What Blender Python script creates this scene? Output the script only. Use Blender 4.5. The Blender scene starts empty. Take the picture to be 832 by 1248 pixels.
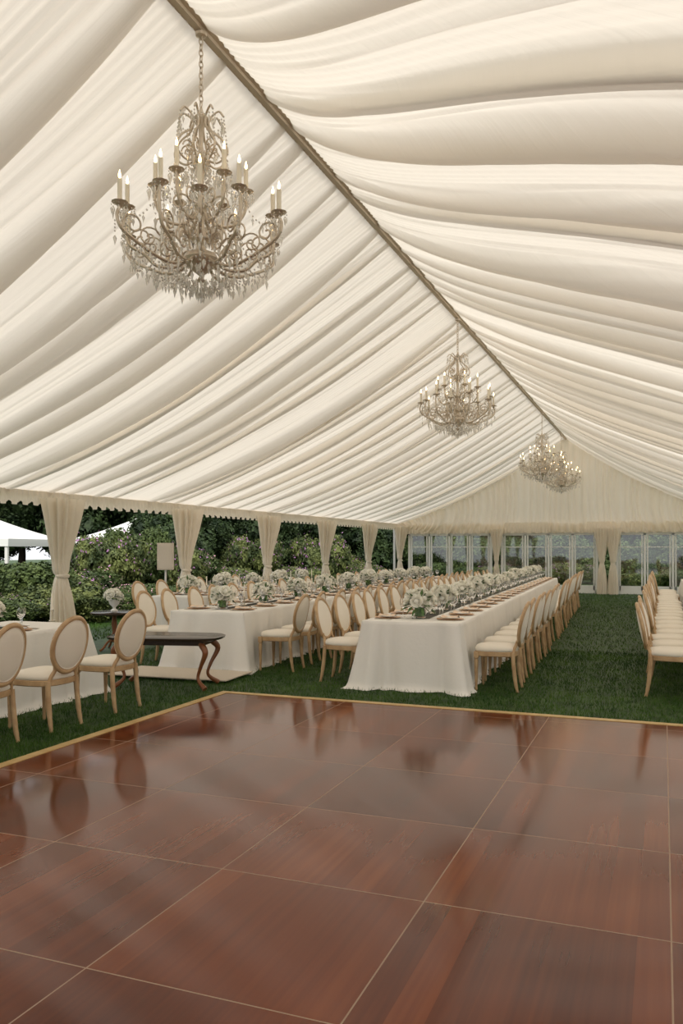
import bpy, math, random
import numpy as np
from mathutils import Vector, Matrix
random.seed(7); rng=np.random.default_rng(7)
pi=math.pi
TH=math.radians(21.4); CT,ST=math.cos(TH),math.sin(TH)
H=1.58; F=1000.0
WX=-9.4; RX=-3.18; EX=2.84; RZ=5.47; EZ=2.5; GY=29.8; Y0=-5.0
def px_at_Y(x,Y):
    k=(x-416)/F
    return Y*(k*CT-ST)/(k*ST+CT)
# ---------------------------------------------------------------- materials
def mat_new(n):
    m=bpy.data.materials.new(n); m.use_nodes=True
    nt=m.node_tree; return m,nt,nt.nodes['Principled BSDF']
def pmat(n,col,rough=.5,metal=0,trans=0,spec=.5,bump=None,var=None,ior=1.45,sheen=0):
    m,nt,b=mat_new(n)
    b.inputs['Base Color'].default_value=(*col,1); b.inputs['Roughness'].default_value=rough
    b.inputs['Metallic'].default_value=metal; b.inputs['Transmission Weight'].default_value=trans
    b.inputs['IOR'].default_value=ior; b.inputs['Specular IOR Level'].default_value=spec
    b.inputs['Sheen Weight'].default_value=sheen
    tc=nt.nodes.new('ShaderNodeTexCoord')
    if var:
        sc,c2=var
        no=nt.nodes.new('ShaderNodeTexNoise'); no.inputs['Scale'].default_value=sc; no.inputs['Detail'].default_value=5
        nt.links.new(tc.outputs['Object'],no.inputs['Vector'])
        cr=nt.nodes.new('ShaderNodeValToRGB'); cr.color_ramp.elements[0].position=.35; cr.color_ramp.elements[1].position=.65
        cr.color_ramp.elements[0].color=(*col,1); cr.color_ramp.elements[1].color=(*c2,1)
        nt.links.new(no.outputs['Fac'],cr.inputs['Fac']); nt.links.new(cr.outputs['Color'],b.inputs['Base Color'])
    if bump:
        sc,st=bump
        no=nt.nodes.new('ShaderNodeTexNoise'); no.inputs['Scale'].default_value=sc; no.inputs['Detail'].default_value=4
        nt.links.new(tc.outputs['Object'],no.inputs['Vector'])
        bp=nt.nodes.new('ShaderNodeBump'); bp.inputs['Strength'].default_value=st; bp.inputs['Distance'].default_value=.01
        nt.links.new(no.outputs['Fac'],bp.inputs['Height']); nt.links.new(bp.outputs['Normal'],b.inputs['Normal'])
    return m
def cloth_mat(n,dc,tcol,f,bsc=None,dens=None):
    m=bpy.data.materials.new(n); m.use_nodes=True; nt=m.node_tree; nt.nodes.clear()
    o=nt.nodes.new('ShaderNodeOutputMaterial'); mx=nt.nodes.new('ShaderNodeMixShader')
    d=nt.nodes.new('ShaderNodeBsdfDiffuse'); t=nt.nodes.new('ShaderNodeBsdfTranslucent')
    d.inputs['Color'].default_value=(*dc,1); t.inputs['Color'].default_value=(*tcol,1)
    mx.inputs[0].default_value=f
    nt.links.new(d.outputs[0],mx.inputs[1]); nt.links.new(t.outputs[0],mx.inputs[2]); nt.links.new(mx.outputs[0],o.inputs['Surface'])
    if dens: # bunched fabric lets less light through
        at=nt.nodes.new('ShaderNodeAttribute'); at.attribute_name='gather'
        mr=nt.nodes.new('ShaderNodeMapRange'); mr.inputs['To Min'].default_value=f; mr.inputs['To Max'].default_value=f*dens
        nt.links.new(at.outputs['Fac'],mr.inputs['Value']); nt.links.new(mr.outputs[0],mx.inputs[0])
    if bsc:
        tc=nt.nodes.new('ShaderNodeTexCoord'); mp=nt.nodes.new('ShaderNodeMapping')
        mp.inputs['Scale'].default_value=bsc[0]
        no=nt.nodes.new('ShaderNodeTexNoise'); no.inputs['Scale'].default_value=1; no.inputs['Detail'].default_value=3
        bp=nt.nodes.new('ShaderNodeBump'); bp.inputs['Strength'].default_value=bsc[1]; bp.inputs['Distance'].default_value=.03
        nt.links.new(tc.outputs['Object'],mp.inputs[0]); nt.links.new(mp.outputs[0],no.inputs['Vector'])
        nt.links.new(no.outputs['Fac'],bp.inputs['Height'])
        nt.links.new(bp.outputs[0],d.inputs['Normal']); nt.links.new(bp.outputs[0],t.inputs['Normal'])
    return m
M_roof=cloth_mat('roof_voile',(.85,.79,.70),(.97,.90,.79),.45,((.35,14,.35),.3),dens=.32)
M_gable=cloth_mat('gable_voile',(.95,.87,.75),(.99,.90,.75),.48,dens=.65)
M_drape=cloth_mat('drape_cloth',(.87,.80,.69),(.94,.86,.73),.30)
M_linen=cloth_mat('table_linen',(.85,.82,.77),(.8,.77,.7),.05,((25,25,25),.08))
M_trim=pmat('ridge_trim',(.62,.54,.43),.7,bump=(30,.2))
M_wood=pmat('chair_wood',(.42,.26,.13),.42,var=(9,(.56,.38,.21)),bump=(60,.15))
M_uph=pmat('upholstery_cream',(.82,.75,.64),.85,bump=(250,.15),sheen=.2)
M_white=pmat('white_frame',(.8,.8,.78),.4)
M_metal=pmat('aged_silver',(.64,.56,.46),.36,metal=.55,bump=(80,.2))
M_candle=pmat('candle_sleeve',(.84,.78,.65),.5)
M_cryst=pmat('crystal',(.95,.92,.86),.05,trans=.55,ior=1.5,spec=1.0)
M_glass=pmat('glassware',(1,1,1),.02,trans=1,ior=1.3)
M_char=pmat('charger_copper',(.60,.34,.16),.35,metal=.3)
M_plate=pmat('porcelain',(.85,.84,.8),.2)
M_nap=pmat('napkin',(.78,.60,.45),.8)
M_steel=pmat('cutlery',(.6,.55,.45),.25,metal=1)
M_petal=cloth_mat('petal_white',(.94,.92,.84),(.9,.88,.75),.25)
M_green=pmat('leaf_green',(.06,.14,.04),.55,var=(8,(.14,.24,.08)))
M_dark=pmat('dark_wood',(.04,.026,.018),.22)
M_redw=pmat('carved_wood',(.22,.08,.03),.3)
M_rug=pmat('rug_cream',(.6,.52,.42),.9,bump=(120,.4))
M_spk=pmat('speaker_beige',(.62,.55,.46),.7,bump=(300,.3))
M_pole=pmat('pole_white',(.75,.73,.7),.4,metal=.2)
M_gold=pmat('gold_edge',(.52,.35,.13),.4,metal=.3,var=(14,(.62,.44,.19)))
m,nt,b=mat_new('flame_bulb'); b.inputs['Emission Color'].default_value=(1,.62,.26,1); b.inputs['Emission Strength'].default_value=10; M_bulb=m
m=bpy.data.materials.new('window_glass'); m.use_nodes=True; nt=m.node_tree; nt.nodes.clear()
o=nt.nodes.new('ShaderNodeOutputMaterial'); mx=nt.nodes.new('ShaderNodeMixShader'); tr=nt.nodes.new('ShaderNodeBsdfTransparent'); gl=nt.nodes.new('ShaderNodeBsdfGlossy')
tr.inputs[0].default_value=(.9,.94,.94,1); gl.inputs['Roughness'].default_value=.03; mx.inputs[0].default_value=.16
nt.links.new(tr.outputs[0],mx.inputs[1]); nt.links.new(gl.outputs[0],mx.inputs[2]); nt.links.new(mx.outputs[0],o.inputs['Surface']); M_wglass=m
def leaf_mat(n,c1,c2,sc=3):
    m,nt,b=mat_new(n)
    tc=nt.nodes.new('ShaderNodeTexCoord'); no=nt.nodes.new('ShaderNodeTexNoise'); no.inputs['Scale'].default_value=sc; no.inputs['Detail'].default_value=6
    cr=nt.nodes.new('ShaderNodeValToRGB'); cr.color_ramp.elements[0].position=.38; cr.color_ramp.elements[1].position=.64
    cr.color_ramp.elements[0].color=(*c1,1); cr.color_ramp.elements[1].color=(*c2,1)
    nt.links.new(tc.outputs['Object'],no.inputs['Vector']); nt.links.new(no.outputs['Fac'],cr.inputs['Fac']); nt.links.new(cr.outputs['Color'],b.inputs['Base Color'])
    b.inputs['Roughness'].default_value=.6; b.inputs['Specular IOR Level'].default_value=.25
    return m
M_hedge=leaf_mat('hedge_leaf',(.026,.048,.014),(.10,.14,.04))
M_hedge2=leaf_mat('shrub_leaf',(.040,.062,.022),(.18,.21,.065))
M_tree=leaf_mat('tree_leaf',(.012,.026,.010),(.055,.09,.03),1.2)
M_bark=pmat('bark',(.08,.055,.04),.9,bump=(20,.6))
M_purp=pmat('purple_petal',(.34,.16,.34),.6); M_pink=pmat('pink_petal',(.6,.35,.4),.6)
M_grass=leaf_mat('grass_blade',(.022,.062,.008),(.064,.130,.018),1.5)
M_soil=leaf_mat('lawn',(.016,.042,.007),(.040,.086,.014),6)
# dance floor
m,nt,b=mat_new('parquet'); N=nt.nodes; L=nt.links
tc=N.new('ShaderNodeTexCoord'); sp=N.new('ShaderNodeSeparateXYZ'); L.new(tc.outputs['Object'],sp.inputs[0])
def mth(op,a,bv=None,c=None):
    n=N.new('ShaderNodeMath'); n.operation=op
    for i,v in enumerate((a,bv,c)):
        if v is None: continue
        if isinstance(v,(int,float)): n.inputs[i].default_value=v
        else: L.new(v,n.inputs[i])
    return n.outputs[0]
ux=mth('ADD',sp.outputs['X'],0.97+20); uy=mth('ADD',sp.outputs['Y'],-3.46+20)
fx=mth('FRACT',ux); fy=mth('FRACT',uy)
ax=mth('ABSOLUTE',mth('SUBTRACT',fx,.5)); ay=mth('ABSOLUTE',mth('SUBTRACT',fy,.5))
mxv=mth('MAXIMUM',ax,ay); line=mth('GREATER_THAN',mxv,.4968)
pid=mth('FLOOR',mth('MULTIPLY',ux,1/0.125)); tid=mth('FLOOR',uy); tix=mth('FLOOR',ux)
cmb=N.new('ShaderNodeCombineXYZ'); L.new(pid,cmb.inputs[0]); L.new(tid,cmb.inputs[1])
wn=N.new('ShaderNodeTexWhiteNoise'); L.new(cmb.outputs[0],wn.inputs['Vector'])
cmb2=N.new('ShaderNodeCombineXYZ'); L.new(tix,cmb2.inputs[0]); L.new(tid,cmb2.inputs[1])
wn2=N.new('ShaderNodeTexWhiteNoise'); L.new(cmb2.outputs[0],wn2.inputs['Vector'])
mp=N.new('ShaderNodeMapping'); mp.inputs['Scale'].default_value=(34,.9,1); L.new(tc.outputs['Object'],mp.inputs[0])
no=N.new('ShaderNodeTexNoise'); no.inputs['Scale'].default_value=1.0; no.inputs['Detail'].default_value=2; L.new(mp.outputs[0],no.inputs['Vector'])
no2=N.new('ShaderNodeTexNoise'); no2.inputs['Scale'].default_value=1.0; no2.inputs['Detail'].default_value=1; L.new(tc.outputs['Object'],no2.inputs['Vector'])
v=mth('ADD',mth('MULTIPLY',mth('POWER',wn.outputs['Value'],2.5),.18),mth('MULTIPLY',wn2.outputs['Value'],.14))
v=mth('ADD',v,mth('MULTIPLY',no.outputs['Fac'],.22)); v=mth('ADD',v,mth('MULTIPLY',no2.outputs['Fac'],.46))
cr=N.new('ShaderNodeValToRGB'); e=cr.color_ramp.elements
e[0].position=.25; e[0].color=(.060,.012,.005,1); e[1].position=.88; e[1].color=(.30,.086,.025,1)
x=e.new(.52); x.color=(.145,.033,.010,1)
L.new(v,cr.inputs['Fac'])
mc=N.new('ShaderNodeMixRGB'); L.new(line,mc.inputs[0]); L.new(cr.outputs[0],mc.inputs[1]); mc.inputs[2].default_value=(.32,.22,.15,1)
L.new(mc.outputs[0],b.inputs['Base Color'])
rg=mth('ADD',mth('MULTIPLY',no2.outputs['Fac'],.12),.05); rg=mth('ADD',rg,mth('MULTIPLY',line,.4)); L.new(rg,b.inputs['Roughness'])
b.inputs['Specular IOR Level'].default_value=.30
bp=N.new('ShaderNodeBump'); bp.inputs['Strength'].default_value=.05; bp.inputs['Distance'].default_value=.004
L.new(mth('MULTIPLY',no2.outputs['Fac'],1.2),bp.inputs['Height']); L.new(bp.outputs[0],b.inputs['Normal'])
M_floor=m

# ---------------------------------------------------------------- builder
class MB:
    def __init__(s): s.v=[];s.f=[];s.m=[];s.mats=[]
    def mi(s,mat):
        if mat not in s.mats: s.mats.append(mat)
        return s.mats.index(mat)
    def add(s,vs,fs,mat):
        o=len(s.v); k=s.mi(mat); s.v.extend([tuple(p) for p in vs])
        for f in fs: s.f.append(tuple(i+o for i in f)); s.m.append(k)
    def box(s,c,d,mat,rot=None):
        vs=[]
        for z in(-1,1):
            for q in((-1,-1),(1,-1),(1,1),(-1,1)):
                p=Vector((q[0]*d[0]/2,q[1]*d[1]/2,z*d[2]/2))
                if rot: p=rot@p
                vs.append(Vector(c)+p)
        s.add(vs,[(3,2,1,0),(4,5,6,7),(0,1,5,4),(1,2,6,5),(2,3,7,6),(3,0,4,7)],mat)
    def lathe(s,prof,mat,c=(0,0,0),seg=12,sx=1,sy=1,cap=True):
        vs=[];fs=[]
        for r,z in prof:
            for i in range(seg):
                a=2*pi*i/seg; vs.append((c[0]+r*sx*math.cos(a),c[1]+r*sy*math.sin(a),c[2]+z))
        n=len(prof)
        for j in range(n-1):
            for i in range(seg):
                i2=(i+1)%seg; fs.append((j*seg+i,j*seg+i2,(j+1)*seg+i2,(j+1)*seg+i))
        if cap:
            fs.append(tuple(range(seg))[::-1]); fs.append(tuple((n-1)*seg+i for i in range(seg)))
        s.add(vs,fs,mat)
    def tube(s,path,rad,mat,seg=6,closed=False,flat=1):
        P=[Vector(p) for p in path]; n=len(P); vs=[];fs=[]
        if not hasattr(rad,'__len__'): rad=[rad]*n
        up=None
        for j in range(n):
            if closed: t=P[(j+1)%n]-P[j-1]
            else: t=P[min(j+1,n-1)]-P[max(j-1,0)]
            t.normalize()
            if up is None:
                up=Vector((0,0,1)) if abs(t.z)<.9 else Vector((1,0,0))
                if closed: up=Vector((0,1,0))
            u=(up-t*up.dot(t)); 
            if u.length<1e-4: u=Vector((1,0,0))-t*t.x
            u.normalize(); w=t.cross(u); up=u
            for i in range(seg):
                a=2*pi*i/seg; vs.append(P[j]+u*math.cos(a)*rad[j]*flat+w*math.sin(a)*rad[j])
        for j in range(n if closed else n-1):
            j2=(j+1)%n
            for i in range(seg):
                i2=(i+1)%seg; fs.append((j*seg+i,j*seg+i2,j2*seg+i2,j2*seg+i))
        if not closed:
            fs.append(tuple(range(seg))[::-1]); fs.append(tuple((n-1)*seg+i for i in range(seg)))
        s.add(vs,fs,mat)
    def octa(s,c,r,h,mat,up=.35):
        x,y,z=c
        vs=[(x,y,z+h*up),(x+r,y,z),(x,y+r,z),(x-r,y,z),(x,y-r,z),(x,y,z-h*(1-up))]
        s.add(vs,[(0,1,2),(0,2,3),(0,3,4),(0,4,1),(5,2,1),(5,3,2),(5,4,3),(5,1,4)],mat)
    def mesh(s,name,smooth=True,flatmats=()):
        me=bpy.data.meshes.new(name); me.from_pydata(s.v,[],s.f)
        for mt in s.mats: me.materials.append(mt)
        me.polygons.foreach_set('material_index',s.m)
        fl=[s.mats.index(q) for q in flatmats if q in s.mats]
        me.polygons.foreach_set('use_smooth',[smooth and (k not in fl) for k in s.m])
        me.update(); 
        if smooth:
            try: me.set_sharp_from_angle(angle=math.radians(48))
            except Exception: pass
        return me
def put(name,me,loc=(0,0,0),rz=0,sc=1):
    o=bpy.data.objects.new(name,me); o.location=loc; o.rotation_euler=(0,0,rz)
    o.scale=(sc,sc,sc) if not hasattr(sc,'__len__') else sc
    bpy.context.collection.objects.link(o); return o
def bez(pts,n=14):
    P=[Vector(p) for p in pts]; P=[P[0]*2-P[1]]+P+[P[-1]*2-P[-2]]; out=[]
    for k in range(1,len(P)-2):
        for i in range(n):
            t=i/n; a,b_,c,d=P[k-1],P[k],P[k+1],P[k+2]
            out.append(.5*((2*b_)+(c-a)*t+(2*a-5*b_+4*c-d)*t*t+(3*b_-a-3*c+d)*t**3))
    out.append(P[-2]); return out
def grid_mesh(name,A,mat,smooth=True,closed=False,dens=None):
    nr,nc,_=A.shape; me=bpy.data.meshes.new(name)
    idx=np.arange(nr*nc).reshape(nr,nc)
    if closed: idx=np.concatenate([idx,idx[:,:1]],1)
    q=np.stack([idx[:-1,:-1],idx[:-1,1:],idx[1:,1:],idx[1:,:-1]],-1).reshape(-1,4)
    me.vertices.add(nr*nc); me.vertices.foreach_set('co',A.reshape(-1).astype(np.float32))
    me.loops.add(q.size); me.loops.foreach_set('vertex_index',q.reshape(-1).astype(np.int32))
    me.polygons.add(len(q)); me.polygons.foreach_set('loop_start',np.arange(0,q.size,4,dtype=np.int32))
    me.materials.append(mat); me.update(calc_edges=True); me.polygons.foreach_set('use_smooth',[smooth]*len(q))
    if dens is not None:
        at=me.attributes.new('gather','FLOAT','POINT'); at.data.foreach_set('value',dens.reshape(-1).astype(np.float32))
    me.validate(); return me
def quads_mesh(name,V,mat_list,mi=None,k=4):
    me=bpy.data.meshes.new(name); n=len(V)//k
    me.vertices.add(len(V)); me.vertices.foreach_set('co',V.reshape(-1).astype(np.float32))
    me.loops.add(n*k); me.loops.foreach_set('vertex_index',np.arange(n*k,dtype=np.int32))
    me.polygons.add(n); me.polygons.foreach_set('loop_start',np.arange(0,n*k,k,dtype=np.int32))
    for m_ in mat_list: me.materials.append(m_)
    if mi is not None: me.polygons.foreach_set('material_index',mi.astype(np.int32))
    me.update(calc_edges=True); me.validate(); return me

# ---------------------------------------------------------------- ceiling
def smooth_noise(x,seed,per):
    r=np.random.default_rng(seed).random(4000)*2-1
    u=x/per+500; i=np.floor(u).astype(int); f=u-i; f=f*f*(3-2*f)
    return r[i%4000]*(1-f)+r[(i+1)%4000]*f
def roof_side(xe,seed,bow,big):
    r=np.random.default_rng(seed)
    T=np.linspace(0,1,64); Y=np.arange(Y0,GY+.001,.020)
    y,t=np.meshgrid(Y,T,indexing='ij')
    base=RZ+(EZ-RZ)*t-.18*np.sin(pi*t)
    z=base.copy(); dy=np.zeros_like(z); dens=np.zeros_like(z)
    g=.07+.93*np.sin(pi*np.clip(t,0,1))**.6
    yc=Y0-1.0; ties=[]
    while yc<GY+1.5:
        ties.append(yc); yc+=r.choice([r.uniform(.42,.6),r.uniform(.75,1.0),r.uniform(1.0,1.3)])*(.9+.2*(big-1)*4)
    for i in range(len(ties)-1):
        a_,b_=ties[i],ties[i+1]; w=b_-a_
        wob=.07*np.sin(pi*t*r.uniform(.8,1.6)+r.uniform(0,6))*np.sin(pi*t)
        c=a_+wob
        rw=r.uniform(.07,.12)*(.65+.6*np.sin(pi*t)); A=r.uniform(.14,.23)*big
        u=(y-c)/rw; lobe=1/(1+np.abs(u)**4)
        lobe=np.where(np.abs(u)<3,lobe-.012,0).clip(0,1)
        z-=A*lobe*g; dy-=.11*lobe*g*np.sign(.5-r.random())
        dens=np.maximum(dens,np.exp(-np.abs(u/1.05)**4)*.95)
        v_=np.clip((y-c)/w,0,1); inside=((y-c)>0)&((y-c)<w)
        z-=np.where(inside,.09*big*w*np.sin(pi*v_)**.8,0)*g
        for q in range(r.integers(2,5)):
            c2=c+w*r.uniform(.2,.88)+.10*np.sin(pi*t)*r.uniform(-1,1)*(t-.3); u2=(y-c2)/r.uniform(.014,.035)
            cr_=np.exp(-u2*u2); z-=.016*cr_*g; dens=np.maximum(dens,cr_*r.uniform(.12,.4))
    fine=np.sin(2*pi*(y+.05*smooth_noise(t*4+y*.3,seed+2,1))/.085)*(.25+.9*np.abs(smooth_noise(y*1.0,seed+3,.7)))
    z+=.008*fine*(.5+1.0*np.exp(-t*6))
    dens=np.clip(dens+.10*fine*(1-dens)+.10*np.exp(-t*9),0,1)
    x=RX+(xe-RX)*t
    yy=y+dy*np.clip((GY-y)/.5,0,1)+bow*np.sin(pi/2*np.minimum(1,t*1.35))**1.4*np.clip((GY-y)/9,0,1)
    yy=np.clip(yy,Y0-8,GY)
    return x,yy,z,dens
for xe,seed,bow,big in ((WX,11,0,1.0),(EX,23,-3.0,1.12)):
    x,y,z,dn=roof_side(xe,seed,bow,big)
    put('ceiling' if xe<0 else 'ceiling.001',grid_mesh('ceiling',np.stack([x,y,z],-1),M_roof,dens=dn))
b_=MB()
b_.box((RX,(Y0+GY)/2,RZ+.03),(.09,GY-Y0,.10),M_trim)
b_.box((RX,(Y0+GY)/2,RZ-.035),(.12,GY-Y0,.025),M_trim)
b_.box((RX,(Y0+GY)/2,RZ-.06),(.045,GY-Y0,.035),M_trim)
put('ridge_beam',b_.mesh('ridge_beam'))

def gable(Yg,name):
    X=np.arange(WX,EX+.001,.016); T=np.linspace(0,1,30)
    x,t=np.meshgrid(X,T,indexing='ij')
    top=np.where(x<RX,RZ+(EZ-RZ)*(RX-x)/(RX-WX),RZ+(EZ-RZ)*(x-RX)/(EX-RX))+.05
    z=top*(1-t)+(EZ-.35)*t
    xx=x+(RX-x)*.06*np.sin(pi*t)
    ph=x*2*pi/.24+2.0*smooth_noise(x,77,.5)
    big=smooth_noise(x+t*.15,78,.42)
    y=Yg-(.12+.04*np.sin(ph)+.08*big)*np.clip(t*6+.05,0,1)-.12*np.sin(pi*t)
    dn=np.clip(.30+.30*np.sin(ph)+.35*big,0,1)
    return grid_mesh(name,np.stack([xx,y,z],-1),M_gable,dens=dn)
put('gable_drape',gable(GY,'gable_drape'))
b_=MB(); b_.box(((WX+EX)/2,GY+.06,EZ-.24),(EX-WX-.3,.12,.30),M_drape); put('trim_gable_beam',b_.mesh('beam'))
def valance(p0,p1,name,inward,ztop,drop=.26,sc=.24):
    p0=np.array(p0);p1=np.array(p1); Ln=np.linalg.norm(p1-p0); n=int(Ln/.02)
    S=np.linspace(0,Ln,n); T=np.linspace(0,1,8); s,t=np.meshgrid(S,T,indexing='ij')
    edge=drop-.07+.07*np.abs(np.sin(pi*s/sc))**.7
    z=ztop-t*edge; off=.02+.022*np.sin(2*pi*s/.12+np.sin(s*1.7))*t+.02*t
    d=(p1-p0)/Ln
    x=p0[0]+d[0]*s+inward[0]*off; y=p0[1]+d[1]*s+inward[1]*off
    put(name,grid_mesh('valance',np.stack([x,y,z],-1),M_drape))
valance((WX,Y0),(WX,GY),'valance',(1,0),EZ+.02)
valance((EX,Y0),(EX,GY),'valance',(-1,0),EZ+.02)
valance((WX,GY-.12),(EX,GY-.12),'valance',(0,-1),EZ-.0,drop=.40,sc=.3)
b_=MB(); b_.box((WX-.04,(Y0+GY)/2,EZ+.0),(.12,GY-Y0,.14),M_pole); put('trim_eave_rail',b_.mesh('e'))
b_=MB(); b_.box((EX+.04,(Y0+GY)/2,EZ+.0),(.12,GY-Y0,.14),M_pole); put('trim_eave_rail.001',b_.mesh('e'))
def drape_mesh(h,wt,wm,wb,tie,seed):
    Z=np.linspace(0,1,60); A=np.linspace(0,2*pi,120,endpoint=False); z,a=np.meshgrid(Z,A,indexing='ij')
    zz=z*h; u=np.where(zz>tie,(zz-tie)/(h-tie),(tie-zz)/tie)
    rad=np.where(zz>tie,wm+(wt-wm)*u**1.3*(1.4-.4*u),wm+(wb-wm)*(1-(1-u)**2.2))/2
    pl=1+(.16+.12*u)*np.sin(a*11+2*np.sin(a*2+seed))*np.clip(u*3+.25,0,1)
    bulge=1+.16*np.exp(-((zz-tie-.10)/.09)**2)-.22*np.exp(-((zz-tie)/.03)**2)
    x=rad*pl*bulge*np.cos(a)*.55; y=rad*pl*bulge*np.sin(a)
    x=x+.03*np.sin(zz*3+seed)*(u>0)
    return grid_mesh('drape',np.stack([x,y,zz],-1),M_drape,closed=True)
dm=drape_mesh(EZ-.12,.76,.26,.48,1.12,1)
def tied(x,y,rz,sc):
    o=put('tied_drape',dm,(x,y,0),rz,sc)
    tb=MB(); tb.lathe([(.120,-.03),(.138,0),(.120,.03)],M_drape,seg=20,sx=.66,sy=1.05)
    t=bpy.data.objects.new('tieback',tb.mesh('tie')); t.location=(0,0,1.12); t.parent=o; bpy.context.collection.objects.link(t)
posts=[GY-3.78*k for k in range(0,10)]
for side,X in((0,WX),(1,EX)):
    sg=1 if side==0 else -1
    for k,yp in enumerate(posts):
        tied(X+sg*.20,yp-(.25 if k==0 else 0),pi*side,(1,1.0 if k else .7,1))
        p=MB(); p.box((0,0,EZ/2-.05),(.07,.07,EZ-.12),M_pole); p.box((0,0,.01),(.2,.2,.02),M_pole)
        put('tent_post',p.mesh('tent_post'),(X+sg*(.19 if k else -.12),yp,0))
def window(x0,x1,n,name,mulw=.07,ztop=2.08):
    a=px_at_Y(x0,GY); c=px_at_Y(x1,GY); w=c-a; B=MB()
    B.box(((a+c)/2,GY,ztop),(w,.08,.09),M_white); B.box(((a+c)/2,GY,.06),(w,.08,.12),M_white)
    for i in range(n+1):
        xx=a+w*i/n; B.box((xx,GY,ztop/2),(mulw if 0<i<n else .09,.08,ztop),M_white)
    for i in range(n):
        xa=a+w*i/n; xb=a+w*(i+1)/n
        for xx in(xa+.09,xb-.09): B.box((xx,GY-.01,ztop/2),(.045,.05,ztop-.1),M_white)
        B.box(((xa+xb)/2,GY-.01,.20),(xb-xa-.1,.05,.16),M_white)
        B.box(((xa+xb)/2,GY-.01,1.62),(xb-xa-.1,.03,.03),M_white)
        B.add([(xa,GY,.1),(xb,GY,.1),(xb,GY,ztop),(xa,GY,ztop)],[(0,1,2,3)],M_wglass)
        B.box((xb-.09,GY-.05,1.0),(.02,.03,.14),M_steel)
    put(name,B.mesh(name))
window(499,598,4,'window_1'); window(612,727,4,'window_2'); window(752,855,3,'door_1')
for x in(605,740,866):
    for dx in ((-.18,.18) if x==740 else (0,)):
        tied(px_at_Y(x,GY-.35)+dx,GY-.38,pi/2,(.9,.5 if x!=740 else .6,.95))

# ---------------------------------------------------------------- ground, dance floor
b_=MB(); b_.add([(-80,-30,0),(60,-30,0),(60,110,0),(-80,110,0)],[(0,1,2,3)],M_soil); put('ground',b_.mesh('ground'))
DX0,DX1,DY0,DY1=-4.37,2.55,-3.6,7.72
b_=MB(); b_.box(((DX0+DX1)/2,(DY0+DY1)/2,.02),(DX1-DX0-.1,DY1-DY0-.1,.04),M_floor); put('dance_floor',b_.mesh('dance_floor',smooth=False))
b_=MB(); ew=.085
b_.box((DX0+.05-ew/2,(DY0+DY1)/2,.0225),(ew,DY1-DY0-.1+2*ew,.045),M_gold)
b_.box((DX1-.05+ew/2,(DY0+DY1)/2,.0225),(ew,DY1-DY0-.1+2*ew,.045),M_gold)
b_.box(((DX0+DX1)/2,DY1-.05+ew/2,.0225),(DX1-DX0-.1,ew,.045),M_gold)
b_.box(((DX0+DX1)/2,DY0+.05-ew/2,.0225),(DX1-DX0-.1,ew,.045),M_gold)
put('dance_floor_edging',b_.mesh('edge',smooth=False))
def blades(n,x0,x1,y0,y1,h,w):
    px=rng.uniform(x0,x1,n); py=rng.uniform(y0,y1,n)
    k=~((px>DX0-.07)&(px<DX1+.07)&(py<DY1+.07)); px=px[k];py=py[k]; n=len(px)
    a=rng.uniform(0,2*pi,n); hh=h*rng.uniform(.5,1.2,n); l=rng.normal(0,.35,(n,2))*hh[:,None]
    A=np.stack([px-np.cos(a)*w,py-np.sin(a)*w,np.zeros(n)],1); B=np.stack([px+np.cos(a)*w,py+np.sin(a)*w,np.zeros(n)],1)
    C=np.stack([px+l[:,0],py+l[:,1],hh],1); return np.stack([A,B,C],1).reshape(-1,3)
V=np.concatenate([blades(130000,-7.5,EX,4.0,13,.040,.0035),blades(60000,-9.5,EX,12,29.7,.045,.006),blades(15000,-7.5,-4.4,2,6,.04,.0035),blades(25000,-16,-9,4,30,.06,.01)])
put('grass',quads_mesh('grass',V,[M_grass],k=3))

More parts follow.
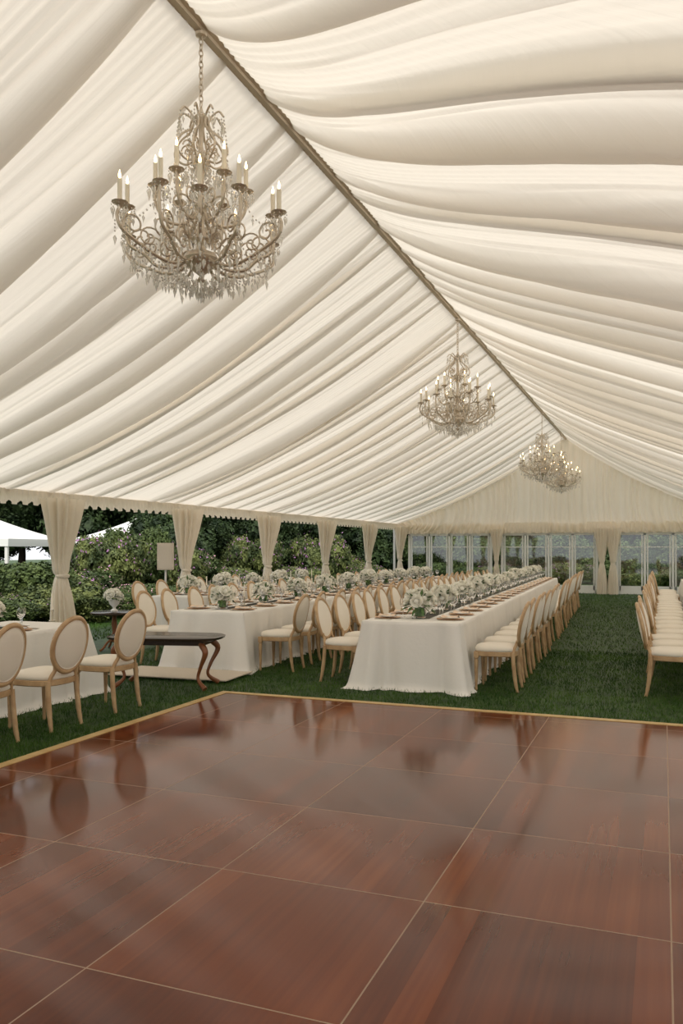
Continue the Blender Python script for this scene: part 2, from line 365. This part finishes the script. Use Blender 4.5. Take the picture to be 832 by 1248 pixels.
# ---------------------------------------------------------------- chair
def make_chair():
    B=MB()
    def sq(hw,hf,hb,z,n=40,e=3.2):
        out=[]
        for i in range(n):
            a=2*pi*i/n; c,s_=math.cos(a),math.sin(a)
            r=(abs(c)**e+abs(s_)**e)**(-1/e); x=r*c*hw; y=r*s_*hf
            x*=1+.08*(y/hf); out.append((x,y,z))
        return out
    def loft(rings,mat):
        n=len(rings[0]); vs=[p for r in rings for p in r]; fs=[]
        for j in range(len(rings)-1):
            for i in range(n): fs.append((j*n+i,j*n+(i+1)%n,(j+1)*n+(i+1)%n,(j+1)*n+i))
        fs.append(tuple(range(n))[::-1]); fs.append(tuple((len(rings)-1)*n+i for i in range(n))); B.add(vs,fs,mat)
    loft([sq(.225,.225,0,.385),sq(.235,.235,0,.392),sq(.235,.235,0,.432),sq(.228,.228,0,.438)],M_wood)
    loft([sq(.222,.222,0,.436),sq(.234,.234,0,.448),sq(.234,.234,0,.472),sq(.215,.215,0,.497),sq(.15,.15,0,.51),sq(.05,.05,0,.513)],M_uph)
    for s in(-1,1):
        B.box((s*.205,.195,.405),(.05,.05,.065),M_wood)
        B.lathe([(.012,0),(.016,.02),(.014,.05),(.023,.30),(.025,.345),(.017,.352),(.027,.362),(.027,.372)],M_wood,(s*.207,.197,0),10)
        B.tube(bez([(s*.175,-.200,.43),(s*.178,-.208,.30),(s*.182,-.228,.12),(s*.186,-.252,0)],5),[.023]*10+[.020]*3+[.017]*3,M_wood,8)
        B.tube(bez([(s*.165,-.195,.38),(s*.15,-.21,.46),(s*.125,-.232,.52),(s*.135,-.245,.56)],5),.018,M_wood,8)
    zc,hh,hw=.735,.235,.205
    def bp_(a,f=1,off=0):
        z=zc+hh*f*math.sin(a); x=hw*f*math.cos(a); y=-.235-(z-.5)*.20-.02*(1-(x/hw)**2)+off
        return (x,y,z)
    B.tube([bp_(2*pi*i/44) for i in range(44)],.024,M_wood,8,closed=True,flat=.85)
    B.tube([bp_(2*pi*i/44,.90,.012) for i in range(44)],.006,M_uph,5,closed=True)
    B.tube([bp_(2*pi*i/44,.90,-.012) for i in range(44)],.006,M_uph,5,closed=True)
    for sg in(-1,1):
        rings=[[bp_(2*pi*i/44,f,sg*o) for i in range(44)] for f,o in((.93,.006),(.86,.016),(.65,.024),(.3,.027),(.05,.028))]
        if sg<0: rings=[r[::-1] for r in rings]
        loft(rings,M_uph)
    return B.mesh('dining_chair')
CH=make_chair()
def chair(x,y,face):
    put('dining_chair',CH,(x,y,0),face-pi/2+random.uniform(-.07,.07))

# ---------------------------------------------------------------- tables
def make_table(W,Ln,seed):
    h=.76
    per=2*(W+Ln); n=int(per/.03); S=np.linspace(0,per,n,endpoint=False)
    pts=[];nor=[];cor=[]
    for s in S:
        if s<W: p=(-W/2+s,0);nn=(0,-1); c=min(s,W-s)
        elif s<W+Ln: p=(W/2,s-W);nn=(1,0); c=min(s-W,Ln+W-s)
        elif s<2*W+Ln: p=(W/2-(s-W-Ln),Ln);nn=(0,1); c=min(s-W-Ln,2*W+Ln-s)
        else: p=(-W/2,Ln-(s-2*W-Ln));nn=(-1,0); c=min(s-2*W-Ln,per-s)
        pts.append(p);nor.append(nn);cor.append(c)
    pts=np.array(pts);nor=np.array(nor,float);cor=np.array(cor)
    cen=np.stack([np.zeros(n),np.clip(pts[:,1],W/2,Ln-W/2)],1)
    dg=pts-cen; dg/=np.linalg.norm(dg,axis=1)[:,None]+1e-6
    wgt=np.exp(-(cor/.12)**2)[:,None]; nrm=nor*(1-wgt)+dg*wgt; nrm/=np.linalg.norm(nrm,axis=1)[:,None]
    rings=[]
    for f in(.2,.6,.93): rings.append(np.concatenate([cen+(pts-cen)*f*1.0,np.full((n,1),h)],1))
    rings.append(np.concatenate([pts-nrm*.008,np.full((n,1),h)],1))
    ph=smooth_noise(S,seed,.45)*2.2
    for t in np.linspace(0,1,22):
        fold=(np.sin(S*2*pi/.30+ph*2)*.75*(.6+.4*smooth_noise(S,seed+4,.6))+smooth_noise(S,seed+1,.13)*.8)*.060*t**.7
        cf=np.exp(-(cor/.17)**2)*.17*t**1.2
        off=.006+.035*t+fold+cf+.05*(max(0,t-.90)/.10)**2*(1+.5*smooth_noise(S,seed+8,.2))
        rings.append(np.concatenate([pts+nrm*off[:,None],np.full((n,1),h-.006-(h-.012)*min(1,t*1.02))],1))
    return grid_mesh('banquet_table',np.stack(rings),M_linen,closed=True)
def make_setting():
    B=MB()
    B.lathe([(.0,.0),(.10,.0),(.155,.010),(.158,.013),(.15,.013),(.10,.006),(.0,.006)],M_char,seg=28,cap=False)
    B.lathe([(.0,.012),(.07,.012),(.110,.022),(.112,.025),(.07,.017),(.0,.017)],M_plate,seg=28,cap=False)
    vs=[];fs=[]; m_=8
    for i in range(m_+1):
        for j in range(5):
            u=i/m_-.5; w=.035+.045*abs(u)*2; vs.append((w*(j/2-1),u*.19,.030+.022*(1-abs(j/2-1))*(.4+abs(u))+.006*math.sin(i*1.7+j)))
    for i in range(m_):
        for j in range(4): a=i*5+j; fs.append((a,a+1,a+6,a+5))
    B.add(vs,fs,M_nap)
    B.box((-.19,0,.004),(.012,.19,.004),M_steel); B.box((-.19,.08,.005),(.024,.05,.004),M_steel)
    B.box((.19,0,.004),(.014,.21,.004),M_steel); B.box((.215,-.02,.004),(.010,.16,.004),M_steel); B.lathe([(.0,0),(.018,.003),(.018,.006),(0,.008)],M_steel,(.215,.07,0),8,sy=1.5,cap=False)
    return B.mesh('place_setting')
def make_glass():
    B=MB(); prof=[(.032,0),(.032,.003),(.006,.008),(.004,.03),(.004,.09),(.012,.10),(.030,.12),(.037,.15),(.035,.18),(.030,.20),(.028,.20),(.033,.18),(.035,.15),(.028,.123),(.005,.106)]
    B.lathe(prof,M_glass,seg=14); return B.mesh('wine_glass')
def make_flowers(seed,z0=0,name='flower_centerpiece',urn=False):
    B=MB(); r=random.Random(seed)
    if urn:
        B.lathe([(.07,0),(.075,.02),(.03,.05),(.03,.08),(.09,.14),(.11,.20),(.12,.235),(.10,.235),(.02,.2)],M_plate,seg=20); z0=.12
    else:
        B.lathe([(.05,0),(.070,.01),(.078,.06),(.068,.11),(.072,.125),(.066,.12),(.064,.11),(.072,.06),(.06,.02)],M_glass,seg=20)
        B.lathe([(.03,.02),(.055,.03),(.055,.11),(.02,.12)],M_green,seg=10)
    def bloom(c,R,d):
        d=Vector(d).normalized(); q=d.to_track_quat('Z','Y').to_matrix()
        B.lathe([(R*.1,-R*.7),(R*.6,-R*.3),(R*.62,R*.05),(R*.4,R*.35),(R*.1,R*.5)],M_petal,tuple(c),8)
        for layer,(rr,n_,op) in enumerate(((1.1,6,.9),(.88,6,.5),(.6,5,.15))):
            for k in range(n_):
                a0=2*pi*(k+layer*.5)/n_+r.uniform(-.2,.2); hw=pi/n_*1.3; vs=[];fs=[]
                for i in range(5):
                    v=i/4
                    for j in range(5):
                        u=j/2-1; a=a0+u*hw*(.5+.5*math.sin(pi*min(1,v*.8+.15)))
                        pr=R*rr*(.25+.75*math.sin(v*pi*.6)**.8+op*.35*v*v); pz=R*(-.5+1.15*v-.25*v*v*op*2-.12*u*u*v)
                        vs.append(Vector(c)+q@Vector((pr*math.cos(a),pr*math.sin(a),pz)))
                for i in range(4):
                    for j in range(4): a=i*5+j; fs.append((a,a+1,a+6,a+5))
                B.add(vs,fs,M_petal)
    nb=17
    for k in range(nb):
        ph=k*2.399+r.uniform(-.2,.2); zf=1-(k+.5)/nb*1.05; rr=math.sqrt(max(0,1-zf*zf)); d=Vector((rr*math.cos(ph),rr*math.sin(ph),zf))
        c=Vector((0,0,.165+z0))+Vector((d.x*.135,d.y*.135,d.z*.12))*r.uniform(.85,1.3); bloom(c,r.uniform(.042,.062),d)
    for k in range(60):
        a=r.uniform(0,2*pi); e_=r.uniform(-.5,.9); d=Vector((math.cos(a)*math.cos(e_),math.sin(a)*math.cos(e_),math.sin(e_)))
        c=Vector((0,0,.155+z0))+Vector((d.x*.11,d.y*.11,d.z*.08)); t=d.cross(Vector((0,0,1))).normalized()*.018; tip=c+d*r.uniform(.06,.13)+Vector((0,0,r.uniform(-.04,.02)))
        mid=c*.5+tip*.5+Vector((0,0,.012))
        B.add([c,mid+t,tip,mid-t],[(0,1,2,3)],M_green)
    return B.mesh(name)
def make_candle():
    B=MB(); B.lathe([(.035,0),(.04,.004),(.04,.012),(.012,.02),(.009,.10),(.018,.12),(.014,.14)],M_steel,seg=12)
    B.lathe([(.010,.13),(.010,.30),(.003,.302)],M_candle,seg=10); return B.mesh('candle_holder')
PS,WG,CN=make_setting(),make_glass(),make_candle(); FLS=[make_flowers(3),make_flowers(9),make_flowers(14)]
def dress(x,y,W,Ln,rot,seed,sp=.70,right=True,left=True,chairs=True,fsp=1.35,first=.45,coff=.30):
    me=make_table(W,Ln,seed); put('banquet_table',me,(x,y,0),rot)
    ax=Vector((-math.sin(rot),math.cos(rot),0)); rt=Vector((math.cos(rot),math.sin(rot),0)); o=Vector((x,y,0)); r=random.Random(seed)
    n=int((Ln-.3)/sp)
    for i in range(n):
        s=.40+i*sp
        for sd,on in((1,right),(-1,left)):
            p=o+ax*s+rt*sd*(W/2-.19)
            put('place_setting',PS,(p.x,p.y,.762),rot+(pi/2 if sd>0 else -pi/2))
            for q in((.13,.21),(.18,.29)):
                g=o+ax*(s+q[1])+rt*sd*(W/2-.19-q[0]); put('wine_glass',WG,(g.x,g.y,.762),0,1.0+r.uniform(-.03,.12))
            if on and chairs:
                c=o+ax*s+rt*sd*(W/2+coff+.05+r.uniform(-.03,.03)); chair(c.x,c.y,rot+(pi if sd>0 else 0))
    s=first
    while s<Ln-.3:
        c=o+ax*s; put('flower_centerpiece',r.choice(FLS),(c.x,c.y,.762),r.uniform(0,6),r.uniform(.95,1.15))
        c=o+ax*(s+fsp/2); put('candle_holder',CN,(c.x,c.y,.762)); s+=fsp
R26=math.radians(2.6)
dress(-2.62,8.78,1.12,14.4,R26,31)
dress(-5.50,9.25,1.05,14.0,R26,47)
dress(.97,9.1,1.05,14.5,0,59)
dress(-6.22,3.2,1.05,4.1,0.03,71,chairs=False,fsp=1.9,first=1.3)
for (x,y,f) in((-5.12,5.05,pi),(-5.12,5.83,pi),(-5.12,6.72,pi),(-5.12,4.2,pi),(-7.25,5.2,0),(-7.3,6.0,0),(-7.25,6.8,0)):
    chair(x,y,f+random.uniform(-.08,.08))
dress(-7.75,12.0,.9,6.2,R26,83,sp=.8,left=True,right=False,coff=.2)
B=MB(); B.lathe([(.0,.55),(.34,.55),(.36,.565),(.36,.585),(.34,.595),(.0,.595)],M_dark,seg=32,cap=False)
B.lathe([(.05,.55),(.03,.50),(.045,.40),(.028,.28),(.05,.18),(.035,.12)],M_redw,seg=14)
for k in range(3):
    a=2*pi*k/3+.4; B.tube(bez([(.02*math.cos(a),.02*math.sin(a),.17),(.14*math.cos(a),.14*math.sin(a),.13),(.24*math.cos(a),.24*math.sin(a),.04),(.30*math.cos(a),.30*math.sin(a),.015)],5),.018,M_redw,7)
st=put('side_table',B.mesh('side_table'),(-7.95,10.6,0))
put('flower_urn',make_flowers(21,name='flower_urn',urn=True),(-7.95,10.6,.596),0,.8)
# ---------------------------------------------------------------- low bench table + rug
B=MB()
n=32
def slab(z,hx,hy): return [(hx*math.copysign(abs(math.cos(2*pi*i/n))**.55,math.cos(2*pi*i/n)),hy*math.copysign(abs(math.sin(2*pi*i/n))**.55,math.sin(2*pi*i/n)),z) for i in range(n)]
rings=[slab(.545,.60,.30),slab(.555,.65,.34),slab(.580,.66,.35),slab(.588,.64,.33)]
fs=[]
for j in range(3):
    for i in range(n): fs.append((j*n+i,j*n+(i+1)%n,(j+1)*n+(i+1)%n,(j+1)*n+i))
fs.append(tuple(range(n))[::-1]); fs.append(tuple(3*n+i for i in range(n))); B.add([p for r in rings for p in r],fs,M_dark)
B.box((0,0,.52),(1.0,.46,.05),M_dark)
for sx in(-1,1):
    for sy in(-1,1):
        B.tube(bez([(sx*.46,sy*.2,.52),(sx*.53,sy*.25,.42),(sx*.46,sy*.2,.25),(sx*.43,sy*.19,.12),(sx*.53,sy*.26,.02)],6),[.032,.034,.036,.036,.035,.034,.032,.03,.028,.026,.024,.022,.021,.02,.019,.018,.018,.018,.019,.02,.022,.024,.026,.028,.03],M_redw,8)
put('console_bench',B.mesh('console_bench'),(-5.28,8.0,0),math.radians(14))
B=MB(); B.box((0,0,.035),(1.6,.75,.012),M_rug); put('area_rug',B.mesh('area_rug'),(-5.55,8.72,0),.05)

# ---------------------------------------------------------------- chandelier
def make_chandelier():
    B=MB(); r=random.Random(5)
    B.lathe([(.004,.13),(.03,.16),(.012,.19),(.05,.22),(.115,.27),(.135,.31),(.11,.35),(.04,.38),(.03,.42),(.065,.46),(.04,.50),(.022,.58),(.035,.66),(.06,.70),(.03,.74),(.018,.82),(.024,.95),(.06,1.0),(.07,1.04),(.03,1.08),(.016,1.15),(.02,1.28),(.05,1.33),(.055,1.36),(.02,1.40),(.008,1.44)],M_metal,seg=16)
    def P(a,rr,z): return (rr*math.cos(a),rr*math.sin(a),z)
    def spiral(a,r0,z0,R,ph,sg,w=.0075,n_=22):
        B.tube([P(a,r0+R*(1-i/(n_+2))*math.cos(ph+sg*i*.42),z0+R*(1-i/(n_+2))*math.sin(ph+sg*i*.42)) for i in range(n_)],w,M_metal,5)
    def candle(a,rr,z,h=.15):
        c=P(a,rr,z); B.lathe([(.008,-.03),(.022,-.015),(.018,-.005),(.052,.004),(.058,.011),(.022,.011),(.020,.03)],M_metal,c,10)
        B.lathe([(.017,.02),(.017,.02+h),(.006,.022+h)],M_candle,c,8)
        B.lathe([(.003,.022+h),(.010,.035+h),(.011,.048+h),(.006,.066+h),(.0012,.084+h)],M_bulb,c,6)
        for k in range(9):
            b=2*pi*k/9; q=(c[0]+.055*math.cos(b),c[1]+.055*math.sin(b),c[2]-.01); B.octa(q,.007,.014,M_cryst)
            B.octa((q[0],q[1],q[2]-.034-.012*(k%2)),.010,.05+.02*(k%2),M_cryst)
    def strand(p,q,sag,n,big=.009,drops=True,dl=.06):
        p=Vector(p);q=Vector(q)
        for k in range(n+1):
            t=k/n; c=p.lerp(q,t)-Vector((0,0,sag*4*t*(1-t))); B.octa(c,big,big*2.3,M_cryst,.5)
            if drops and k%3==1: B.octa(c-Vector((0,0,.03)),.012,dl,M_cryst,.3)
    def hang(q,L_):
        nb=int(L_/.024)
        for i in range(nb): B.octa((q[0],q[1],q[2]-.02-.024*i),.0075,.018,M_cryst,.5)
        B.octa((q[0],q[1],q[2]-.045-.024*nb),.015,.075,M_cryst,.3)
    NL=12
    def ring_(k): return (.635,.56) if k%2==0 else (.53,.66)
    for k in range(NL):
        a=2*pi*k/NL; R,zc=ring_(k)
        B.tube(bez([P(a,.08,.33),P(a,.18,.25),P(a,.32,.25),P(a,R-.12,.33),P(a,R-.01,.40),P(a,R+.02,zc-.08),P(a,R,zc-.02)],6),.0125,M_metal,7)
        spiral(a,R-.10,.44,.085,-.4,1); spiral(a,.24,.37,.085,3.3,-1); spiral(a,.12,.50,.07,-1,1); spiral(a+.26,.38,.42,.08,2.6,-1,.0065)
        candle(a,R,zc)
        for rr,z in((.18,.22),(.28,.235),(.38,.26),(.48,.32),(R-.03,.38),(R+.02,.47)):
            hang(P(a+r.uniform(-.06,.06),rr,z),r.uniform(.03,.10))
        R2,z2=ring_(k+1); a2=2*pi*(k+1)/NL
        strand(P(a,R,zc-.02),P(a2,R2,z2-.02),.13,12)
        strand(P(a,.36,.25),P(a2,.36,.25),.07,6)
        strand(P(a,.50,.33),P(a2,.50,.33),.08,8)
        strand(P(a,.42,.28),P(a,.05,.10),.03,14,drops=True,dl=.05)
    for k in range(6):
        a=2*pi*(k+.5)/6
        B.tube(bez([P(a,.04,.66),P(a,.12,.57),P(a,.24,.58),P(a,.32,.68),P(a,.33,.80)],7),.011,M_metal,7); candle(a,.33,.83)
        spiral(a,.15,.73,.07,3,-1)
        strand(P(a,.33,.82),P(a,.05,1.05),.10,14,drops=True,dl=.05)
        strand(P(a,.33,.80),P(2*pi*(k+1.5)/6,.33,.80),.12,10)
        for rr,z in((.12,.57),(.2,.56),(.28,.62)): hang(P(a,rr,z),.06)
    for k in range(8):
        a=2*pi*k/8
        B.tube(bez([P(a,.03,1.06),P(a,.12,1.02),P(a,.20,1.09),P(a,.16,1.19),P(a,.08,1.26),P(a,.06,1.34),P(a,.13,1.40),P(a,.17,1.36)],5),.008,M_metal,6)
        spiral(a,.10,1.12,.05,0,1,.006)
        for rr,z in((.17,1.33),(.20,1.05),(.12,.98)): hang(P(a,rr,z),.03)
        strand(P(a,.20,1.08),P(2*pi*(k+1)/8,.20,1.08),.06,6); strand(P(a,.17,1.36),P(a,.20,1.1),.0,9,drops=False)
        strand(P(a,.17,1.36),P(2*pi*(k+1)/8,.17,1.36),.05,5)
        strand(P(a,.06,1.02),P(a,.13,.42),.0,18,drops=k%2==0,dl=.045)
    for z,rr,n_ in((.20,.19,14),(.16,.14,11),(.12,.10,9),(.08,.06,7),(.05,.02,3)):
        for k in range(n_): B.octa(P(2*pi*k/n_+z*9,rr,z),.015,.08,M_cryst,.3)
    B.octa((0,0,.05),.024,.11,M_cryst,.4)
    z=1.44; k=0
    while z<1.97:
        ring=[]
        for i in range(12):
            a=2*pi*i/12; u=.015*math.cos(a); w=.027*math.sin(a)
            ring.append(Vector((u,0,z+w+.02)) if k%2 else Vector((0,u,z+w+.02)))
        B.tube(ring+[ring[0]],.0048,M_metal,5); z+=.042; k+=1
    B.lathe([(.012,1.955),(.04,1.965),(.045,1.985),(.02,2.0)],M_metal,seg=14)
    return B.mesh('chandelier',flatmats=(M_cryst,))
CD=make_chandelier()
for y in(5.27,13.4,23.6,28.3): put('chandelier',CD,(RX,y,RZ-2.07),.2*y)

# ---------------------------------------------------------------- garden
def leaves(blobs,n,size,seed):
    r=np.random.default_rng(seed); bl=np.array(blobs,float); wts=bl[:,3]*bl[:,4]; k=r.choice(len(bl),n,p=wts/wts.sum())
    d=r.normal(size=(n,3)); d/=np.linalg.norm(d,axis=1)[:,None]; rad=r.uniform(.78,1.06,n)**1
    rad*=1+.12*np.sin(d[:,0]*9+k)*np.cos(d[:,2]*8+k)
    c=bl[k,:3]+d*rad[:,None]*bl[k][:,[3,3,4]]; 
    nrm=d+r.normal(size=(n,3))*.7; nrm/=np.linalg.norm(nrm,axis=1)[:,None]
    t=np.cross(nrm,r.normal(size=(n,3))); t/=np.linalg.norm(t,axis=1)[:,None]; bt=np.cross(nrm,t)
    s=(size*r.uniform(.6,1.3,n))[:,None]
    V=np.stack([c-t*s,c+bt*s*.5,c+t*s,c-bt*s*.5],1).reshape(-1,3)
    V[:,2]=np.maximum(V[:,2],.01); return V
def bush_mesh(name,seed,mat,flower=None,n=9000,size=.035):
    r=random.Random(seed); bl=[(r.uniform(-.5,.5),r.uniform(-.5,.5),r.uniform(.35,.75),r.uniform(.35,.5),r.uniform(.3,.45)) for _ in range(7)]
    V=leaves(bl,n,size,seed); mi=np.zeros(n); ml=[mat]
    core=leaves([(b[0],b[1],b[2],b[3]*.75,b[4]*.75) for b in bl],3500,size*2.4,seed+5); V=np.concatenate([V,core]); mi=np.concatenate([mi,np.zeros(3500)])
    if flower:
        F_=leaves([(b[0],b[1],b[2]+.05,b[3]*1.05,b[4]*1.05) for b in bl],500,.030,seed+9); V=np.concatenate([V,F_]); mi=np.concatenate([mi,np.ones(500)]); ml.append(flower)
    return quads_mesh(name,V,ml,mi)
bushes=[bush_mesh('garden_bush',1,M_hedge),bush_mesh('garden_bush',2,M_hedge2),bush_mesh('garden_bush',3,M_hedge2,M_purp),bush_mesh('garden_bush',4,M_hedge,M_pink)]
def tree_mesh(seed):
    r=random.Random(seed); bl=[(r.uniform(-1.8,1.8),r.uniform(-1.8,1.8),r.uniform(1.3,6.8),r.uniform(.9,1.6),r.uniform(.8,1.3)) for _ in range(22)]
    V=leaves(bl,26000,.085,seed); core=leaves([(b[0],b[1],b[2],b[3]*.8,b[4]*.8) for b in bl],6000,.3,seed+1); V=np.concatenate([V,core])
    return quads_mesh('tree',V,[M_tree,M_bark])
trees=[tree_mesh(3),tree_mesh(8)]
def tree(x,y,s):
    o=put('garden_tree',random.choice(trees),(x,y,0),random.uniform(0,6),(s,s,s*random.uniform(.85,1.15)))
    B=MB(); B.tube(bez([(0,0,0),(.06,.03,1),(-.05,0,2.2),(.05,.05,4)],4),[.2,.19,.18,.17,.16,.15,.14,.13,.12,.11,.1,.09,.08],M_bark,8)
    t=bpy.data.objects.new('trunk',B.mesh('trunk')); t.parent=o; bpy.context.collection.objects.link(t)
r=random.Random(12)
for y in np.arange(6,36,1.15):
    k=r.choice([0,1,1,2,3]); s=r.uniform(.8,1.15)
    put('garden_bush',bushes[k],(-11.9+r.uniform(-.4,.3),y,0),r.uniform(0,6),(s,s,s*r.uniform(.45,.8)))
for y in np.arange(8,44,1.3):
    k=r.choice([0,1,2,2,3]); s=r.uniform(1.0,1.5); tall=(y>17.5 and r.random()<.45)
    put('garden_bush',bushes[k],(-13.8+r.uniform(-.6,.6),y,0),r.uniform(0,6),(s,s,s*(r.uniform(1.2,1.7) if tall else r.uniform(.55,.9))))
for y in np.arange(10,60,1.7):
    k=r.choice([0,0,0,3]); s=r.uniform(1.3,1.7)
    put('garden_bush',bushes[k],(-16.7+r.uniform(-1,1),y,0),r.uniform(0,6),(s*1.1,s,s*r.uniform(.55,.75) if y<26 else s*1.1))
for x,y,s in((-33,48,1.4),(-28,50,1.3),(-23,44,1.1),(-20,38,.95),(-18.5,33,.85),(-17.5,42,1.0),(-15,48,1.2),(-42,34,1.5),(-16.5,28.5,.6),(-30,58,1.5),(-22,55,1.4),(-14,38,.8),(-45,44,1.5),(-19,36,1.0),(-27,43,1.1),(-15.8,24.5,.5),(-15.2,33,.6)):
    tree(x,y,s)
for k in np.arange(-.48,-.10,.045):
    d=r.uniform(56,62); tree((k*CT-ST)*d,(k*ST+CT)*d,r.uniform(1.4,1.7))
for x in np.arange(-14,12,1.9):
    tree(x+r.uniform(-.4,.4),43+r.uniform(-2,3),r.uniform(.8,1.05))
for x in np.arange(-14,12,1.6):
    s=r.uniform(1.9,2.3); put('garden_bush',bushes[0],(x,38.5+r.uniform(-.4,.4),0),r.uniform(0,6),(s,s*.8,s*.95))
for x in np.arange(-12,9,1.4):
    s=r.uniform(.9,1.3); put('garden_bush',r.choice(bushes[:3]),(x,34.5+r.uniform(-.6,.8),0),r.uniform(0,6),(s,s,s*.7))
for y in np.arange(-2,34,2.2):
    put('garden_bush',r.choice(bushes),(6.0+r.uniform(-.4,.4),y,0),r.uniform(0,6),1.4)
def marquee(x,y,w,ze,zp,rot):
    B=MB(); n=9; vs=[];fs=[]; rings=[]
    for j in range(n):
        t=j/(n-1); hw=w/2*(1-t)**1.0+.02; z=ze+(zp-ze)*(t**1.35)
        rings.append([(-hw,-hw,z),(hw,-hw,z),(hw,hw,z),(-hw,hw,z)])
    rings=[[(-w/2,-w/2,ze-.3),(w/2,-w/2,ze-.3),(w/2,w/2,ze-.3),(-w/2,w/2,ze-.3)]]+rings
    for q in rings: vs+=q
    for j in range(len(rings)-1):
        for i in range(4): fs.append((j*4+i,j*4+(i+1)%4,(j+1)*4+(i+1)%4,(j+1)*4+i))
    B.add(vs,fs,M_white)
    for sx in(-1,1):
        for sy in(-1,1): B.box((sx*(w/2-.1),sy*(w/2-.1),(ze-.2)/2),(.12,.12,ze-.2),M_pole)
    put('garden_marquee',B.mesh('garden_marquee',smooth=False),(x,y,0),rot)
marquee(-22.6,32.0,5.0,1.95,3.0,.3); marquee(-27.5,27.0,6.0,1.95,3.2,.3)
B=MB(); B.box((0,0,1.42),(.30,.26,.52),M_spk); B.box((0,-.135,1.42),(.26,.012,.48),M_spk)
B.lathe([(.02,.35),(.02,1.18)],M_pole,seg=10)
for k in range(3):
    a=2*pi*k/3; B.tube([(0,0,.5),(.35*math.cos(a),.35*math.sin(a),.01)],.012,M_pole,6)
put('loudspeaker',B.mesh('loudspeaker',smooth=False),(-9.0,13.6,0),.5)

# ---------------------------------------------------------------- light, world, camera
w=bpy.data.worlds.new('world'); bpy.context.scene.world=w; w.use_nodes=True; nt=w.node_tree; bg=nt.nodes['Background']
tc=nt.nodes.new('ShaderNodeTexCoord'); sp=nt.nodes.new('ShaderNodeSeparateXYZ'); cr=nt.nodes.new('ShaderNodeValToRGB')
nt.links.new(tc.outputs['Generated'],sp.inputs[0]); nt.links.new(sp.outputs['Z'],cr.inputs['Fac'])
cr.color_ramp.elements[0].color=(.86,.88,.90,1); cr.color_ramp.elements[1].color=(.97,.97,.97,1)
nt.links.new(cr.outputs[0],bg.inputs[0]); bg.inputs[1].default_value=1.1
s=bpy.data.lights.new('sun','SUN'); s.energy=2.7; s.angle=math.radians(10); s.color=(1,.94,.86)
so=bpy.data.objects.new('sun',s); bpy.context.collection.objects.link(so)
so.rotation_euler=Vector((.30,-.55,.80)).to_track_quat('Z','Y').to_euler()
cam=bpy.data.cameras.new('camera'); co=bpy.data.objects.new('camera',cam); bpy.context.collection.objects.link(co)
co.location=(0,0,H); co.rotation_euler=(pi/2,0,TH)
cam.sensor_fit='VERTICAL'; cam.sensor_height=36; cam.lens=36*F/1248; cam.shift_y=44/1248; cam.clip_end=300
bpy.context.scene.camera=co
bpy.context.scene.view_settings.view_transform='Standard'
bpy.context.scene.view_settings.exposure=0.25
